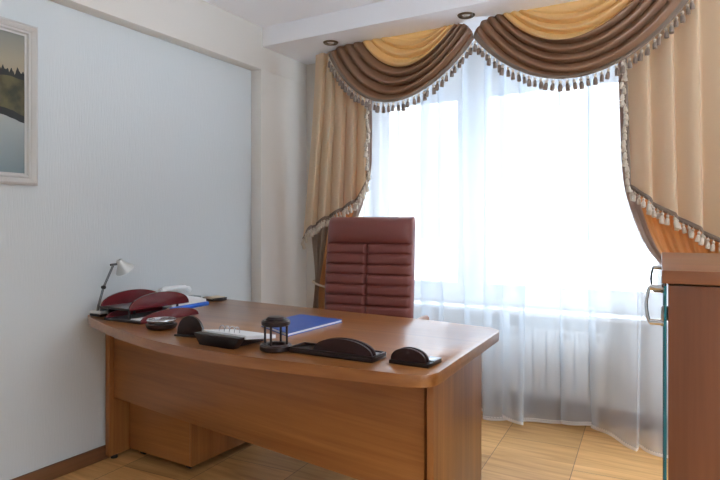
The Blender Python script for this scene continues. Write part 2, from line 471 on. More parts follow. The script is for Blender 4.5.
# ---------------------------------------------------------------- picture on the left wall
pic = thing('framed_picture', 'landscape painting of dark firs by a lake in a silver white frame', 'picture', (0, 1.073, 1.374))
PW, PH = 0.944, 0.721
b = new()
prof = [(0.0, 0.002), (0.0, 0.028), (0.010, 0.034), (0.022, 0.028), (0.030, 0.020), (0.035, 0.024), (0.040, 0.024), (0.045, 0.015), (0.052, 0.013), (0.052, 0.002)]
rings = []
for d, x in prof:
    y = PW / 2 - d
    rings.append([(x, -y, d), (x, y, d), (x, y, PH - d), (x, -y, PH - d)])
loft(b, rings + [rings[0]], cap=False)
obj('frame', b, M['frame_silver'], pic, smooth=25)
def painting_mat():
    m = bpy.data.materials.new('lake_painting'); m.use_nodes = True
    nt = m.node_tree; bs = nt.nodes['Principled BSDF']; L = nt.links.new
    tc = nt.nodes.new('ShaderNodeTexCoord'); sp = nt.nodes.new('ShaderNodeSeparateXYZ')
    L(tc.outputs['Object'], sp.inputs[0])
    def math_(op, a, b_=None):
        n = nt.nodes.new('ShaderNodeMath'); n.operation = op
        for i, v in ((0, a), (1, b_)):
            if v is None: continue
            if isinstance(v, (int, float)): n.inputs[i].default_value = v
            else: L(v, n.inputs[i])
        return n.outputs[0]
    def ramp(f, els):
        n = nt.nodes.new('ShaderNodeValToRGB'); L(f, n.inputs[0])
        e = n.color_ramp.elements
        while len(e) < len(els): e.new(0.5)
        for k, (p, c) in enumerate(els): e[k].position = p; e[k].color = (*c, 1)
        return n.outputs[0]
    def mix(f, a, c):
        n = nt.nodes.new('ShaderNodeMix'); n.data_type = 'RGBA'; L(f, n.inputs[0]); L(a, n.inputs[6]); L(c, n.inputs[7]); return n.outputs[2]
    z = math_('DIVIDE', sp.outputs['Z'], PH)
    y = sp.outputs['Y']
    sky = ramp(z, [(0.68, (0.36, 0.30, 0.21)), (0.76, (0.34, 0.30, 0.22)), (1.0, (0.16, 0.19, 0.19))])
    lake = ramp(z, [(0.08, (0.18, 0.24, 0.26)), (0.5, (0.40, 0.43, 0.41))])
    nz = nt.nodes.new('ShaderNodeTexNoise'); nz.inputs['Scale'].default_value = 14; nz.inputs['Detail'].default_value = 5
    L(tc.outputs['Object'], nz.inputs['Vector'])
    bank = ramp(nz.outputs[0], [(0.35, (0.030, 0.032, 0.016)), (0.62, (0.115, 0.10, 0.04))])
    # pointed tops of the firs
    nf = nt.nodes.new('ShaderNodeTexNoise'); nf.inputs['Scale'].default_value = 1.0; nf.inputs['Detail'].default_value = 2
    mpv = nt.nodes.new('ShaderNodeMapping'); mpv.inputs['Scale'].default_value = (0, 60, 2); L(tc.outputs['Object'], mpv.inputs[0]); L(mpv.outputs[0], nf.inputs['Vector'])
    tops = math_('ADD', 0.70, math_('MULTIPLY', math_('SUBTRACT', nf.outputs[0], 0.5), 0.14))
    tree_f = math_('LESS_THAN', z, tops)
    bank_f = math_('LESS_THAN', z, math_('ADD', 0.655, math_('MULTIPLY', math_('SUBTRACT', nz.outputs[0], .5), 0.05)))
    n3 = nt.nodes.new('ShaderNodeTexNoise'); n3.inputs['Scale'].default_value = 9; L(tc.outputs['Object'], n3.inputs['Vector'])
    shore = math_('ADD', math_('SUBTRACT', 0.56, math_('MULTIPLY', y, 0.42)), math_('MULTIPLY', math_('SUBTRACT', n3.outputs[0], .5), 0.05))
    lake_f = math_('LESS_THAN', z, shore)
    dark_rim = math_('LESS_THAN', z, math_('ADD', shore, 0.045))
    dk = nt.nodes.new('ShaderNodeRGB'); dk.outputs[0].default_value = (0.014, 0.017, 0.017, 1)
    c = mix(tree_f, sky, dk.outputs[0]); c = mix(bank_f, c, bank); c = mix(dark_rim, c, dk.outputs[0]); c = mix(lake_f, c, lake)
    L(c, bs.inputs['Base Color']); bs.inputs['Roughness'].default_value = 0.4
    return m
b = new(); box(b, 0.004, -PW / 2 + .05, .05, 0.011, PW / 2 - .05, PH - .05)
obj('canvas', b, painting_mat(), pic, smooth=0)

# ---------------------------------------------------------------- downlights
def downlight(x, y, label):
    t = thing('downlight', label, 'ceiling light', (x, y, ZS), 0, 'recessed downlights in the bulkhead')
    b = new(); lathe(b, [(0.030, -0.001), (0.032, -0.007), (0.044, -0.009), (0.049, -0.004), (0.050, 0.0005)], 28, cap=False); obj('ring', b, M['bronze'], t)
    b = new(); lathe(b, [(0.031, -0.003), (0.024, 0.0002), (0.002, 0.0003)], 24, cap=False); obj('reflector', b, M['chrome'], t)
    b = new(); lathe(b, [(0.001, -0.006), (0.010, -0.005), (0.014, -0.001), (0.014, 0.0)], 16); obj('bulb', b, M['bulb'], t)
downlight(0.536, 3.205, 'bronze rimmed downlight above the left end of the left swag')
downlight(1.478, 3.18, 'bronze rimmed downlight above the point where the two swags meet')

# ---------------------------------------------------------------- tassel prototypes
def tassel_mesh(name, top, skirt, h):
    b = new(); k = h / 0.05
    lathe(b, [(0.0015, 0.0), (0.0015, -0.008 * k)], 6, mi=0)
    lathe(b, [(0.001, -0.006 * k), (0.0055 * k, -0.009 * k), (0.007 * k, -0.014 * k), (0.0045 * k, -0.020 * k)], 8, mi=0)
    lathe(b, [(0.0045 * k, -0.020 * k), (0.0085 * k, -0.028 * k), (0.0095 * k, -0.046 * k), (0.0085 * k, -0.050 * k)], 8, mi=1)
    me = bpy.data.meshes.new(name); bmesh.ops.recalc_face_normals(b, faces=b.faces[:]); b.to_mesh(me); b.free()
    me.materials.append(top); me.materials.append(skirt); me.shade_smooth()
    return me
T_SWAG = tassel_mesh('swag_tassel', M['tassel_cream'], M['tassel_brown'], 0.064)
T_DRAPE = tassel_mesh('drape_tassel', M['tassel_cream'], M['tassel_cream'], 0.062)
def tassels(parent, pts, me, tilt=0.15):
    for p in pts:
        o = bpy.data.objects.new('tassel', me); C.objects.link(o); o.parent = parent; o.location = p
        o.rotation_euler = (random.uniform(-tilt, tilt), random.uniform(-tilt, tilt), random.uniform(0, 6))
        s = random.uniform(0.9, 1.1); o.scale = (s, s, s)
def along(path, step, start=0.0):
    """points at even arc length along a polyline"""
    out = []; d = start
    for a, c in zip(path, path[1:]):
        a, c = Vector(a), Vector(c); l = (c - a).length
        while d <= l:
            out.append(a + (c - a) * (d / l)); d += step
        d -= l
    return out

# ---------------------------------------------------------------- swags
def swag(name, label, x0, x1, zt, S, Y, aL, aR, gold_v, EL, ER, p=0.92, n_fold=7.5, seed=1):
    t = thing(name, label, 'curtain swag', (0, 0, 0), 0, 'tasselled swags of the pelmet')
    W = x1 - x0
    rnd = random.Random(seed)
    ph = [rnd.uniform(-.25, .25) for _ in range(8)]
    def fn(u, v):
        xs = x0 + (1 - v) * aL * W; xe = x1 - (1 - v) * aR * W
        x = xs + (xe - xs) * u
        k = max(0.0, 4 * u * (1 - u)) ** p
        q = n_fold * v + ph[int(u * 3)] * 0 + 0.35 * math.sin(2.2 * u + seed)
        f = 0.5 - 0.5 * math.cos(2 * PI * q)
        f = f ** 0.6
        env = 0.35 + 0.65 * math.sin(PI * min(max(u, 0), 1)) ** 0.6
        env *= min(1, v * 5) * min(1, (1 - v) * 8 + .15)
        y = Y - 0.055 * math.sin(PI * u) * (v ** 0.8) - 0.060 * f * env
        E = EL * (1 - u) + ER * u
        z = zt - (v ** 0.95) * (E * v ** 7 + (S - E * v ** 7) * k) - 0.016 * f * env * k
        return (x, y, z)
    clothing('centre_panel', grid(fn, 60, 70, 0, 1, 0.0, gold_v), M['gold'], t)
    clothing('border', grid(fn, 60, 110, 0, 1, gold_v, 0.965), M['brown'], t)
    clothing('braid', grid(lambda u, v: (fn(u, v)[0], fn(u, v)[1] - 0.002, fn(u, v)[2]), 60, 4, 0, 1, 0.955, 1.0), M['braid'], t, 0.003)
    path = [Vector(fn(i / 200, 1.0)) + Vector((0, -0.003, 0)) for i in range(201)]
    tassels(t, along(path, 0.035, 0.022), T_SWAG)
    return t
swag('curtain_swag', 'left gold and brown curtain swag with a tasselled edge', 0.455, 1.486, 2.3995, 0.43, 3.305, 0.50, 0.22, 0.47, 0.045, 0.10, seed=1)
swag('curtain_swag', 'right gold and brown curtain swag with a tasselled edge', 1.488, 2.615, 2.3995, 0.425, 3.278, 0.30, 0.38, 0.47, 0.10, 0.06, seed=2)

# ---------------------------------------------------------------- sheer curtain
SX0, SX1 = 0.62, 2.52
HEM_Y = [(.62, 3.48), (1.0, 3.54), (1.2, 3.46), (1.3, 3.56), (1.42, 3.58), (1.48, 3.47), (1.54, 3.45), (1.62, 3.59), (1.68, 3.43), (1.73, 3.40), (1.79, 3.55),
         (1.88, 3.62), (1.97, 3.55), (2.06, 3.63), (2.18, 3.63), (2.23, 3.53), (2.28, 3.31), (2.33, 3.29), (2.38, 3.44), (2.43, 3.33), (2.52, 3.36)]
def sheer_fn(u, v):
    # v 0 top .. 1 hem
    x = SX0 + (SX1 - SX0) * u
    g = v ** 2.8
    fine = math.sin(2 * PI * (x * 12.5 + 0.6 * math.sin(3.1 * x))) * (0.018 * (1 - 0.75 * v))
    mid = math.sin(2 * PI * (x * 6.2 + 0.45 * math.sin(4.3 * x) + 0.1)) * (0.020 - 0.010 * v ** 3)
    y = 3.468 + fine + mid + (slerp(HEM_Y, x, 0.010) - 3.47) * g
    # cloth bunches sideways in the deeper folds
    xx = x + (0.040 + 0.012 * v) * math.cos(2 * PI * (x * 6.2 + 0.45 * math.sin(4.3 * x))) + 0.012 * math.cos(2 * PI * (x * 12.5 + 0.6 * math.sin(3.1 * x))) * (1 - .6 * v) + 0.030 * math.sin(2 * PI * 2.1 * x + 1)
    zb = 0.016 + 0.010 * math.sin(2 * PI * x * 3.1 + 1.0) + 0.006 * math.sin(19 * x)
    z = 2.3995 + (zb - 2.3995) * v
    return (xx, y, z)
sh = obj('sheer_curtain', grid(sheer_fn, 420, 50, 0, 1, 0, 0.994), M['sheer'], None, smooth=80)
tag(sh, 'floor length white sheer curtain hanging across the whole window', 'sheer curtain')
obj('hem', grid(sheer_fn, 420, 2, 0, 1, 0.990, 1.0), M['sheer_hem'], sh, smooth=80)

# ---------------------------------------------------------------- drapes
def pleat(s, n, sharp=0.55):
    q = (s * n) % 1.0
    return (0.5 - 0.5 * math.cos(2 * PI * q)) ** sharp

def overlay_drape(label, top, bot, hem, Y, n, side, seed):
    """cream panel; top/bot = (xl, xr); hem = [(u, z)]; side = u of the tasselled edge"""
    t = thing('overlay_drape', label, 'curtain', (0, 0, 0), 0, 'cream tasselled overlay drapes')
    zt = 2.385
    rnd = random.Random(seed); jit = [rnd.uniform(-.12, .12) for _ in range(20)]
    def fn(u, v):
        z1 = slerp(hem, u)
        z = zt + (z1 - zt) * v
        d = (zt - z) / (zt - 1.05)
        xl = top[0] + (bot[0] - top[0]) * d ** 1.2; xr = top[1] + (bot[1] - top[1]) * d
        # knife pleats: a wide flat face, then a quick return
        s = u * n; k = int(s); q = s - k
        q0 = 0.74
        yy = math.sin(PI / 2 * q / q0) ** 1.3 if q < q0 else 0.5 + 0.5 * math.cos(PI * (q - q0) / (1 - q0))
        a = 0.044 * (0.7 + 0.5 * d) * (1 + jit[k % 20])
        x = xl + (xr - xl) * ((k + (q / q0 * 0.93 if q < q0 else 0.93 + (q - q0) / (1 - q0) * 0.07)) / n)
        return (x, Y - a * (yy - 0.5) + 0.004 * math.sin(9 * u + 4 * d), z)
    clothing('panel', grid(fn, n * 20, 60, 0, 1, 0, 1), M['cream'], t)
    # braid and tassels along the hem and up the inner edge
    def trim_fn(u, v):
        p = fn(u, 1.0); return (p[0], p[1] - 0.004, p[2] - 0.004 + 0.026 * v)
    clothing('hem_braid', grid(trim_fn, n * 20, 2), M['braid'], t, 0.003)
    e = 0.0 if side < 0.5 else 1.0
    si = 1 if side > .5 else -1
    clothing('edge_braid', grid(lambda u, v: (fn(e, v)[0] + si * 0.012 * (1 - 2 * u), fn(e, v)[1] - 0.022 * 1, fn(e, v)[2]), 2, 50, 0, 1, 0.10, 1), M['braid'], t, 0.003)
    path = [Vector(fn(i / 240, 1.0)) + Vector((0, -0.012, 0.002)) for i in range(241)]
    pts = along(path, 0.030, 0.01)
    pts += [Vector(fn(e, v)) + Vector((si * 0.006, -0.030, 0)) for v in [0.24 + 0.76 * k / 22 for k in range(22)]]
    tassels(t, pts, T_DRAPE, 0.25)
    return t
overlay_drape('left cream pleated drape whose slanting hem has tassels', (0.315, 0.745), (0.195, 0.735),
              [(0, 1.075), (0.1, 1.16), (0.35, 1.235), (0.62, 1.30), (0.84, 1.36), (0.93, 1.42), (1, 1.50)], 3.338, 5, 1.0, 3)
overlay_drape('right cream pleated drape whose slanting hem has tassels', (2.285, 2.98), (2.325, 2.98),
              [(0, 1.40), (0.05, 1.36), (0.2, 1.275), (0.4, 1.19), (0.57, 1.115), (1, 0.98)], 3.338, 6, 0.0, 4)

def under_drape(label, xl, xr, ybase, n, border_side, Yf, tie_z, tie_x):
    """gathered drape; xl, xr = [(z, x)]"""
    t = thing('under_drape', label, 'curtain', (0, 0, 0), 0, 'gold under drapes held by tiebacks')
    zt, zb = 2.385, 0.02
    def fn(u, v):
        z = zt + (zb - zt) * v
        a, c = slerp(xl, z), slerp(xr, z)
        w = c - a
        x = a + w * u
        amp = min(0.022, 0.010 + 0.02 * max(0, .35 - w))
        y = ybase + amp * math.sin(2 * PI * n * u) + 0.006 * math.sin(2 * PI * n * 2.3 * u + 3 * z) + Yf(z)
        return (x, y, z)
    g = 0.13 if border_side > 0 else 0.085
    if border_side > 0:
        clothing('lining', grid(fn, 50, 110, 0, .45, 0, 1), M['lining'], t)
        clothing('main_panel', grid(fn, 60, 110, .45, 1 - g, 0, 1), M['underdrape'], t)
        clothing('border', grid(fn, 30, 110, 1 - g, 1, 0, 1), M['taupe'], t)
    else:
        clothing('main_panel', grid(fn, 90, 110, g, 1, 0, 1), M['underdrape'], t)
        clothing('border', grid(fn, 30, 110, 0, g, 0, 1), M['taupe'], t)
    a, c = slerp(xl, tie_z), slerp(xr, tie_z)
    cx, rx = (a + c) / 2, (c - a) / 2 + 0.012
    pts = [(cx + rx * math.cos(2 * PI * k / 28), ybase + Yf(tie_z) + 0.042 * math.sin(2 * PI * k / 28), tie_z + tie_x * math.cos(2 * PI * k / 28)) for k in range(28)]
    b = new(); tube(b, pts, 0.007, 8, closed=True)
    obj('tieback', b, M['rope'], t)
    return t
under_drape('left gold under drape gathered by a rope tieback behind the armchair',
            [(0.0, 0.25), (0.55, 0.25), (0.74, 0.285), (0.9, 0.28), (1.15, 0.25), (2.4, 0.34)],
            [(0.0, 0.46), (0.55, 0.42), (0.74, 0.375), (0.9, 0.455), (1.08, 0.55), (1.264, 0.645), (1.45, 0.715), (1.56, 0.745), (2.4, 0.755)],
            3.388, 6, 1, lambda z: 0.0, 0.78, -0.02)
under_drape('right gold under drape drawn aside behind the glass fronted cabinet',
            [(0.0, 2.66), (0.6, 2.70), (0.75, 2.70), (0.85, 2.62), (1.0, 2.435), (1.143, 2.36), (1.355, 2.292), (1.49, 2.275), (2.4, 2.245)],
            [(0.0, 2.98), (0.6, 2.92), (0.75, 2.86), (0.9, 2.92), (1.2, 2.98), (2.4, 3.0)],
            3.388, 7, -1, lambda z: 0.0, 0.75, 0.03)
# ---------------------------------------------------------------- executive desk
desk = thing('executive_desk', 'large bow fronted cherry wood desk with a glossy top', 'desk', (0, 0, 0))
front = smooth_pts([(0.02, 1.80, 0), (0.15, 1.735, 0), (0.48, 1.615, 0), (0.83, 1.525, 0), (1.12, 1.498, 0), (1.32, 1.50, 0), (1.55, 1.52, 0), (1.86, 1.552, 0)], 6)
outline = [(p.x, p.y) for p in front]
outline += [(1.915, 1.565), (1.944, 1.592), (1.953, 1.63), (1.912, 2.37), (1.900, 2.42), (1.85, 2.462), (1.55, 2.508), (0.90, 2.555), (0.02, 2.63)]
b = new(); prism(b, outline, lambda a, c, d: (a, c, d), 0.711, 0.75, bev=0.003)
obj('desk_top', b, M['wood_top'], desk)
def slab(p, q, th, z0, z1, m, name, parent=desk, bev=0.002):
    """vertical panel from p to q in plan, thickness th to the left of p->q"""
    p, q = Vector((*p, 0)), Vector((*q, 0)); d = q - p; L = d.length; a = math.atan2(d.y, d.x)
    b = new(); box(b, 0, 0, z0, L, th, z1, bev)
    o = obj(name, b, m, parent); o.location = p; o.rotation_euler = (0, 0, a); return o
slab((0.052, 1.925), (1.878, 1.690), 0.022, 0.315, 0.711, M['wood_x'], 'modesty_panel')
slab((1.916, 1.675), (1.822, 2.42), 0.022, 0.004, 0.711, M['wood_z'], 'side_panel')
slab((0.052, 1.90), (0.052, 2.56), 0.034, 0.02, 0.711, M['wood_z'], 'side_panel')
for x, y in ((0.034, 1.94), (0.034, 2.5)):
    b = new(); lathe(b, [(0.016, 0.0), (0.018, 0.004), (0.016, 0.021)], 14, x, y); obj('foot', b, M['black'], desk)

# drawer pedestal on castors under the desk
ped = thing('drawer_pedestal', 'low wooden drawer unit on black castors under the desk', 'drawer unit', (0.078, 2.0, 0), R(-1))
pw, pd, z0, z1 = 0.44, 0.50, 0.035, 0.56
b = new(); box(b, 0, 0, z0, pw, pd, z1, .002); obj('carcass', b, M['wood_x'], ped)
b = new(); box(b, pw, 0.0, z0, pw + .014, pd, z1, .002); obj('side_cladding', b, M['wood_z'], ped)
for k in range(3):
    b = new(); box(b, 0.004, pd, z0 + .004 + k * .174, pw - .004, pd + .018, z0 + .172 + k * .174, .003)
    d = obj('drawer', b, M['wood_x'], ped)
    b = new(); tube(b, [(pw / 2 - .06, pd + .018, z0 + .1 + k * .174), (pw / 2 - .055, pd + .042, z0 + .1 + k * .174), (pw / 2 + .055, pd + .042, z0 + .1 + k * .174), (pw / 2 + .06, pd + .018, z0 + .1 + k * .174)], .005, 8)
    obj('handle', b, M['steel'], d)
for x, y in ((.05, .05), (pw - .05, .05), (.05, pd - .05), (pw - .05, pd - .03)):
    b = new(); lathe(b, [(0.0175, -0.010), (0.0175, 0.010)], 16, mtx=Matrix.Translation((x, y, .0175)) @ Matrix.Rotation(R(90), 4, 'Y'))
    box(b, x - .014, y - .014, .022, x + .014, y + .014, .036, .003)
    obj('castor', b, M['black'], ped)

# ---------------------------------------------------------------- executive armchair
ch = thing('executive_armchair', 'high backed oxblood leather armchair with ribbed back behind the desk', 'armchair', (1.012, 2.77, 0), R(8))
def superring(ax, ay, n, cx, cy, z, ex=4.0):
    out = []
    for k in range(n):
        a = 2 * PI * k / n
        ca, sa = math.cos(a), math.sin(a)
        out.append((cx + ax * math.copysign(abs(ca) ** (2 / ex), ca), cy + ay * math.copysign(abs(sa) ** (2 / ex), sa), z))
    return out
rings = []
ZB, ZT, ZH = 0.50, 1.243, 1.09
rows = 0.0585
for j in range(171):
    z = ZB + (ZT - ZB) * j / 170
    e = min(1.0, (ZT - z) / 0.045); rt = (1 - (1 - e) ** 2) ** 0.5 if e < 1 else 1.0
    e2 = min(1.0, (z - ZB) / 0.03); rt2 = (1 - (1 - e2) ** 2) ** 0.5 if e2 < 1 else 1.0
    k = max(0.05, rt * rt2)
    lean = 0.06 * ((z - ZB) / (ZT - ZB)) ** 1.6 + 0.13
    aw = 0.262 + 0.007 * math.sin((z - ZB) / (ZT - ZB) * PI)
    aw *= 0.965 + 0.035 * k
    ring = []
    for i in range(161):
        q = -1 + 2 * i / 160; ring.append((aw * q, lean - 0.060 * k * (1 - abs(q) ** 5) ** 0.2 - 1e-5, z))
    for i in range(1, 40):
        q = 1 - 2 * i / 40; ring.append((aw * q, lean + 0.060 * k * (1 - abs(q) ** 5) ** 0.2, z))
    new_r = []
    for x, y, zz in ring:
        if y < lean:
            w = min(1.0, (lean - y) / (0.06 * k) * 1.2)
            edge = max(0.0, 1 - (abs(x) / aw) ** 6)
            if z < ZH:
                q = ((ZH - z) / rows) % 1.0
                bulge = 0.017 * (1 - abs(2 * q - 1) ** 5)
                seam = 0.020 * math.exp(-(x / 0.009) ** 2)
                y -= w * (edge ** .5 * bulge - seam) * min(1, (z - ZB) / .02)
            else:
                q = (z - ZH) / (ZT - ZH)
                y -= w * edge * 0.034 * math.sin(PI * min(1, q * 1.0)) ** 0.5
        new_r.append((x, y, zz))
    rings.append(new_r)
b = new(); loft(b, rings); obj('backrest', b, M['leather'], ch, smooth=60)
b = new()
rings = []
for j in range(25):
    q = j / 24; z = 0.42 + 0.13 * q; k = (1 - abs(2 * q - 1) ** 4) ** 0.5
    k = max(k, 0.02)
    rings.append(superring(0.245 + 0.02 * k, 0.23 + 0.02 * k, 56, 0, -0.07, z + 0.0, 5))
loft(b, rings); obj('seat', b, M['leather'], ch, smooth=60)
for s in (-1, 1):
    b = new()
    path = smooth_pts([(s * .320, .20, .668), (s * .325, .05, .674), (s * .322, -.12, .668), (s * .312, -.25, .64), (s * .29, -.29, .55), (s * .272, -.22, .45)], 6)
    tube(b, path, [0.02] * len(path), 12)
    obj('armrest', b, M['wood_y'], ch)
b = new(); lathe(b, [(0.10, .40), (0.11, .405), (0.11, .42), (0.028, .422)], 20, 0, -.05); lathe(b, [(0.028, .10), (0.028, .42)], 16, 0, -.05)
obj('gas_lift', b, M['black'], ch)
for k in range(5):
    a = 2 * PI * k / 5 + .3; dx, dy = math.cos(a), math.sin(a)
    b = new(); tube(b, [(0, -.05, .115), (dx * .15, -.05 + dy * .15, .10), (dx * .27, -.05 + dy * .27, .075)], [.028, .022, .017], 10)
    l = obj('base_leg', b, M['wood_x'], ch)
    b = new(); lathe(b, [(.026, -.02), (.028, -.014), (.028, .014), (.026, .02)], 16, mtx=Matrix.Translation((dx * .27, -.05 + dy * .27, .028)) @ Matrix.Rotation(a, 4, 'Z') @ Matrix.Rotation(R(90), 4, 'X'))
    tube(b, [(dx * .27, -.05 + dy * .27, .03), (dx * .27, -.05 + dy * .27, .07)], .006, 8)
    obj('castor', b, M['black'], l)

# ---------------------------------------------------------------- glass fronted cabinet on the right
cab = thing('glass_door_cabinet', 'brown wooden cabinet with a glass door and chrome handle at right', 'cabinet', (2.560, 1.484, 0), R(2.8))
cw, cl, chh = 0.42, 1.0, 1.09
b = new(); box(b, -0.004, -0.006, chh - .030, cw + .004, cl, chh, .002); obj('cabinet_top', b, M['cab_x'], cab)
b = new(); box(b, 0.009, 0, 0.0, cw, 0.022, chh - .034, .001); obj('side_panel', b, M['cab_z'], cab)
b = new(); box(b, 0.018, cl - .03, 0.0, cw, cl - .008, chh - .034, .001); obj('side_panel', b, M['cab_z'], cab)
b = new(); box(b, cw - .012, 0.022, 0.06, cw, cl - .03, chh - .034); obj('back_panel', b, M['cab_z'], cab)
b = new(); box(b, 0.024, 0.022, 0.06, cw - .012, cl - .03, 0.082); box(b, 0.03, 0.022, 0, 0.046, cl - .03, 0.06); obj('plinth', b, M['cab_x'], cab)
for z in (0.40, 0.73):
    b = new(); box(b, 0.034, 0.022, z, cw - .012, cl - .03, z + .018, .001); obj('shelf', b, M['cab_x'], cab)
for k, (y0, y1) in enumerate(((0.002, 0.484), (0.488, cl - .01))):
    b = new(); box(b, 0.000, y0, 0.03, 0.006, y1, chh - .036, .0008)
    for f in b.faces: f.material_index = 1 if abs(f.normal.x) < 0.5 else 0
    d = obj('glass_door', b, [M['glass_door'], M['glass_edge']], cab, smooth=0)
    hy = 0.10 if k == 0 else 0.88
    b = new(); zt, zb_ = 1.040, 0.956
    tube(b, smooth_pts([(-.022, hy, zt + .005), (-.032, hy, zt - .004), (-.038, hy, (zt + zb_) / 2), (-.032, hy, zb_ + .004), (-.022, hy, zb_ - .005)], 6), .0042, 8)
    for z in (zt, zb_):
        tube(b, [(-.030, hy, z), (.000, hy, z)], .0072, 10)
        lathe(b, [(.009, -.006), (.009, 0.002)], 12, mtx=Matrix.Translation((.000, hy, z)) @ Matrix.Rotation(R(90), 4, 'Y'))
    obj('handle', b, M['chrome'], d)
    for z in (0.985, 0.14):
        b = new(); yy = y0 + .05 if k == 0 else y1 - .05
        box(b, -0.006, yy - .012, z - .016, 0.012, yy + .012, z + .016, .003); obj('hinge_clip', b, M['steel'], d)
# ---------------------------------------------------------------- things on the desk
ZD = 0.7505
def half_disc(bm, cx, cy, z, w, h, th, rz, mi=0, bev=.002, n=28):
    """upright segment of a disc, width w along local x, thickness th"""
    pts = [(-w / 2, 0)] + [(-w / 2 * math.cos(PI * k / n), h * math.sin(PI * k / n) ** 0.85) for k in range(1, n)] + [(w / 2, 0)]
    ca, sa = math.cos(rz), math.sin(rz)
    return prism(bm, pts, lambda a, c, d: (cx + a * ca - d * sa, cy + a * sa + d * ca, z + c), -th / 2, th / 2, mi, bev)

# staggered two-tier letter tray with arched side panels
tr = thing('letter_tray', 'two tier burgundy letter tray with arched sides at the left end of the desk', 'letter tray', (0, 0, ZD))
def tier(x0, x1, y0, y1, z, hgt):
    b = new(); box(b, x0, y0, z, x1, y1, z + .008, .002); box(b, x0, y1 - .008, z, x1, y1, z + .02, .002)
    obj('tray_floor', b, M['tray_grey'], tr)
    for x in (x0 + .004, x1 - .004):
        b = new(); half_disc(b, x, (y0 + y1) / 2 + .005, z, (y1 - y0) + .01, hgt, .010, R(90))
        obj('arched_side', b, M['burgundy'], tr)
    b = new(); box(b, x0, y0 - .004, z, x1, y0 + .004, z + .011, .002); obj('front_edge', b, M['espresso'], tr)
tier(0.225, 0.475, 1.745, 2.085, 0.0, 0.048)
tier(0.165, 0.375, 1.765, 2.115, 0.048, 0.072)
for x, y in ((0.362, 1.775), (0.362, 2.06), (0.24, 1.9)):
    b = new(); tube(b, [(x, y, 0.006), (x, y, 0.052)], .006, 10); obj('post', b, M['espresso'], tr)
b = new(); box(b, 0.17, 1.80, 0, 0.185, 2.08, 0.05, .002); obj('support', b, M['espresso'], tr)

pp = new(); box(pp, 0.375, 1.77, ZD + .0085, 0.460, 2.072, ZD + .0125, .001)
tag(obj('paper_sheaf', pp, M['paper']), 'thin sheaf of white paper lying in the lower tier of the letter tray', 'paper')
bp = thing('pencil_case', 'slim bright blue case with a cream end lying in the letter tray', 'pencil case', (0.405, 1.97, ZD + .0305), R(0))
b = new(); tube(b, [(0, 0, 0), (0, .255, 0.004)], .0115, 12); obj('case_body', b, M['blue_bright'], bp)
b = new(); tube(b, [(0, -.014, 0), (0, -.001, 0)], [.008, .0112], 12); obj('end_cap', b, M['cream_cap'], bp)

# little desk lamp at the corner of the desk
lp = thing('desk_lamp', 'small silver jointed desk lamp at the left corner of the desk', 'lamp', (0.108, 1.848, ZD))
b = new(); box(b, -.05, -.066, 0.012, .03, .07, 0.028, .006, 3); obj('base_plate', b, M['silver_paint'], lp)
b = new(); box(b, -.052, -.064, 0.0, .032, .068, 0.012, .003); obj('base_foot', b, M['espresso'], lp)
b = new(); half_disc(b, 0.022, 0.0, 0.026, .12, .045, .006, R(90)); obj('arched_rest', b, M['tray_grey'], lp)
b = new()
tube(b, [(-.006, -.052, .026), (-.006, -.046, .058)], .006, 10)
for s in (-1, 1):
    tube(b, [(-.006 + s * .005, -.046, .055), (-.006 + s * .005, -.020, .135)], .0026, 8)
obj('lower_arm', b, M['dark_steel'], lp)
b = new(); lathe(b, [(.009, -.008), (.009, .008)], 14, mtx=Matrix.Translation((-.006, -.019, .138)) @ Matrix.Rotation(R(90), 4, 'Y')); obj('elbow_joint', b, M['black'], lp)
b = new()
for s in (-1, 1):
    tube(b, [(-.006 + s * .005, -.018, .14), (-.006 + s * .005, .034, .24)], .0026, 8)
tube(b, [(-.006, .020, .246), (-.006, .060, .248)], .006, 10)
obj('upper_arm', b, M['dark_steel'], lp)
b = new()
mt = Matrix.Translation((0.0, .076, .250)) @ Matrix.Rotation(R(34), 4, 'X') @ Matrix.Diagonal((1.05, 1.05, .72, 1))
lathe(b, [(.008, .030), (.014, .028), (.018, .015), (.020, -.004), (.034, -.032), (.046, -.058), (.044, -.057), (.032, -.031), (.018, -.004), (.010, .010)], 24, cap=False, mtx=mt)
obj('lamp_shade', b, M['silver_paint'], lp)
b = new(); lathe(b, [(.002, -.040), (.012, -.034), (.015, -.022), (.009, -.004), (.008, .012)], 14, mtx=mt); obj('bulb', b, M['bulb'], lp)

# telephone by the wall
ph = thing('telephone', 'white corded desk telephone near the wall behind the letter tray', 'telephone', (0.135, 2.29, ZD), R(-6))
b = new(); prism(b, [(-.115, 0), (.115, 0), (.115, .028), (.06, .044), (-.08, .072), (-.115, .066)], lambda a, c, d: (d, a, c), -.08, .08, bev=.005); obj('phone_body', b, M['white_plastic'], ph)
b = new()
rings = []
for j in range(25):
    q = j / 24; y = -.10 + .2 * q; e = abs(2 * q - 1)
    zc = 0.088 + .006 * (1 - e ** 2) - (.010 if e > .65 else 0) * min(1, (e - .65) / .15 if e > .65 else 0)
    w = .020 + .007 * max(0, (e - .55) / .45); hh = .012 + .009 * max(0, (e - .55) / .45)
    kk = 1.0 if 0 < j < 24 else .6
    rings.append([(-.05 + w * kk * math.cos(2 * PI * k / 14), y, zc - .003 * q + hh * kk * math.sin(2 * PI * k / 14)) for k in range(14)])
loft(b, rings); obj('handset', b, M['white_plastic'], ph)
b = new()
for i in range(3):
    for j in range(4):
        zz = .0505 - .17 * (-.045 + j * .028 - .0)
        box(b, .0 + i * .022, -.055 + j * .026, zz - .004, .016 + i * .022, -.037 + j * .026, zz + .004, .002)
obj('keypad', b, M['dark_key'], ph)
b = new(); box(b, -.005, .055, .036, .065, .090, .047, .002); obj('display', b, M['dark_key'], ph)

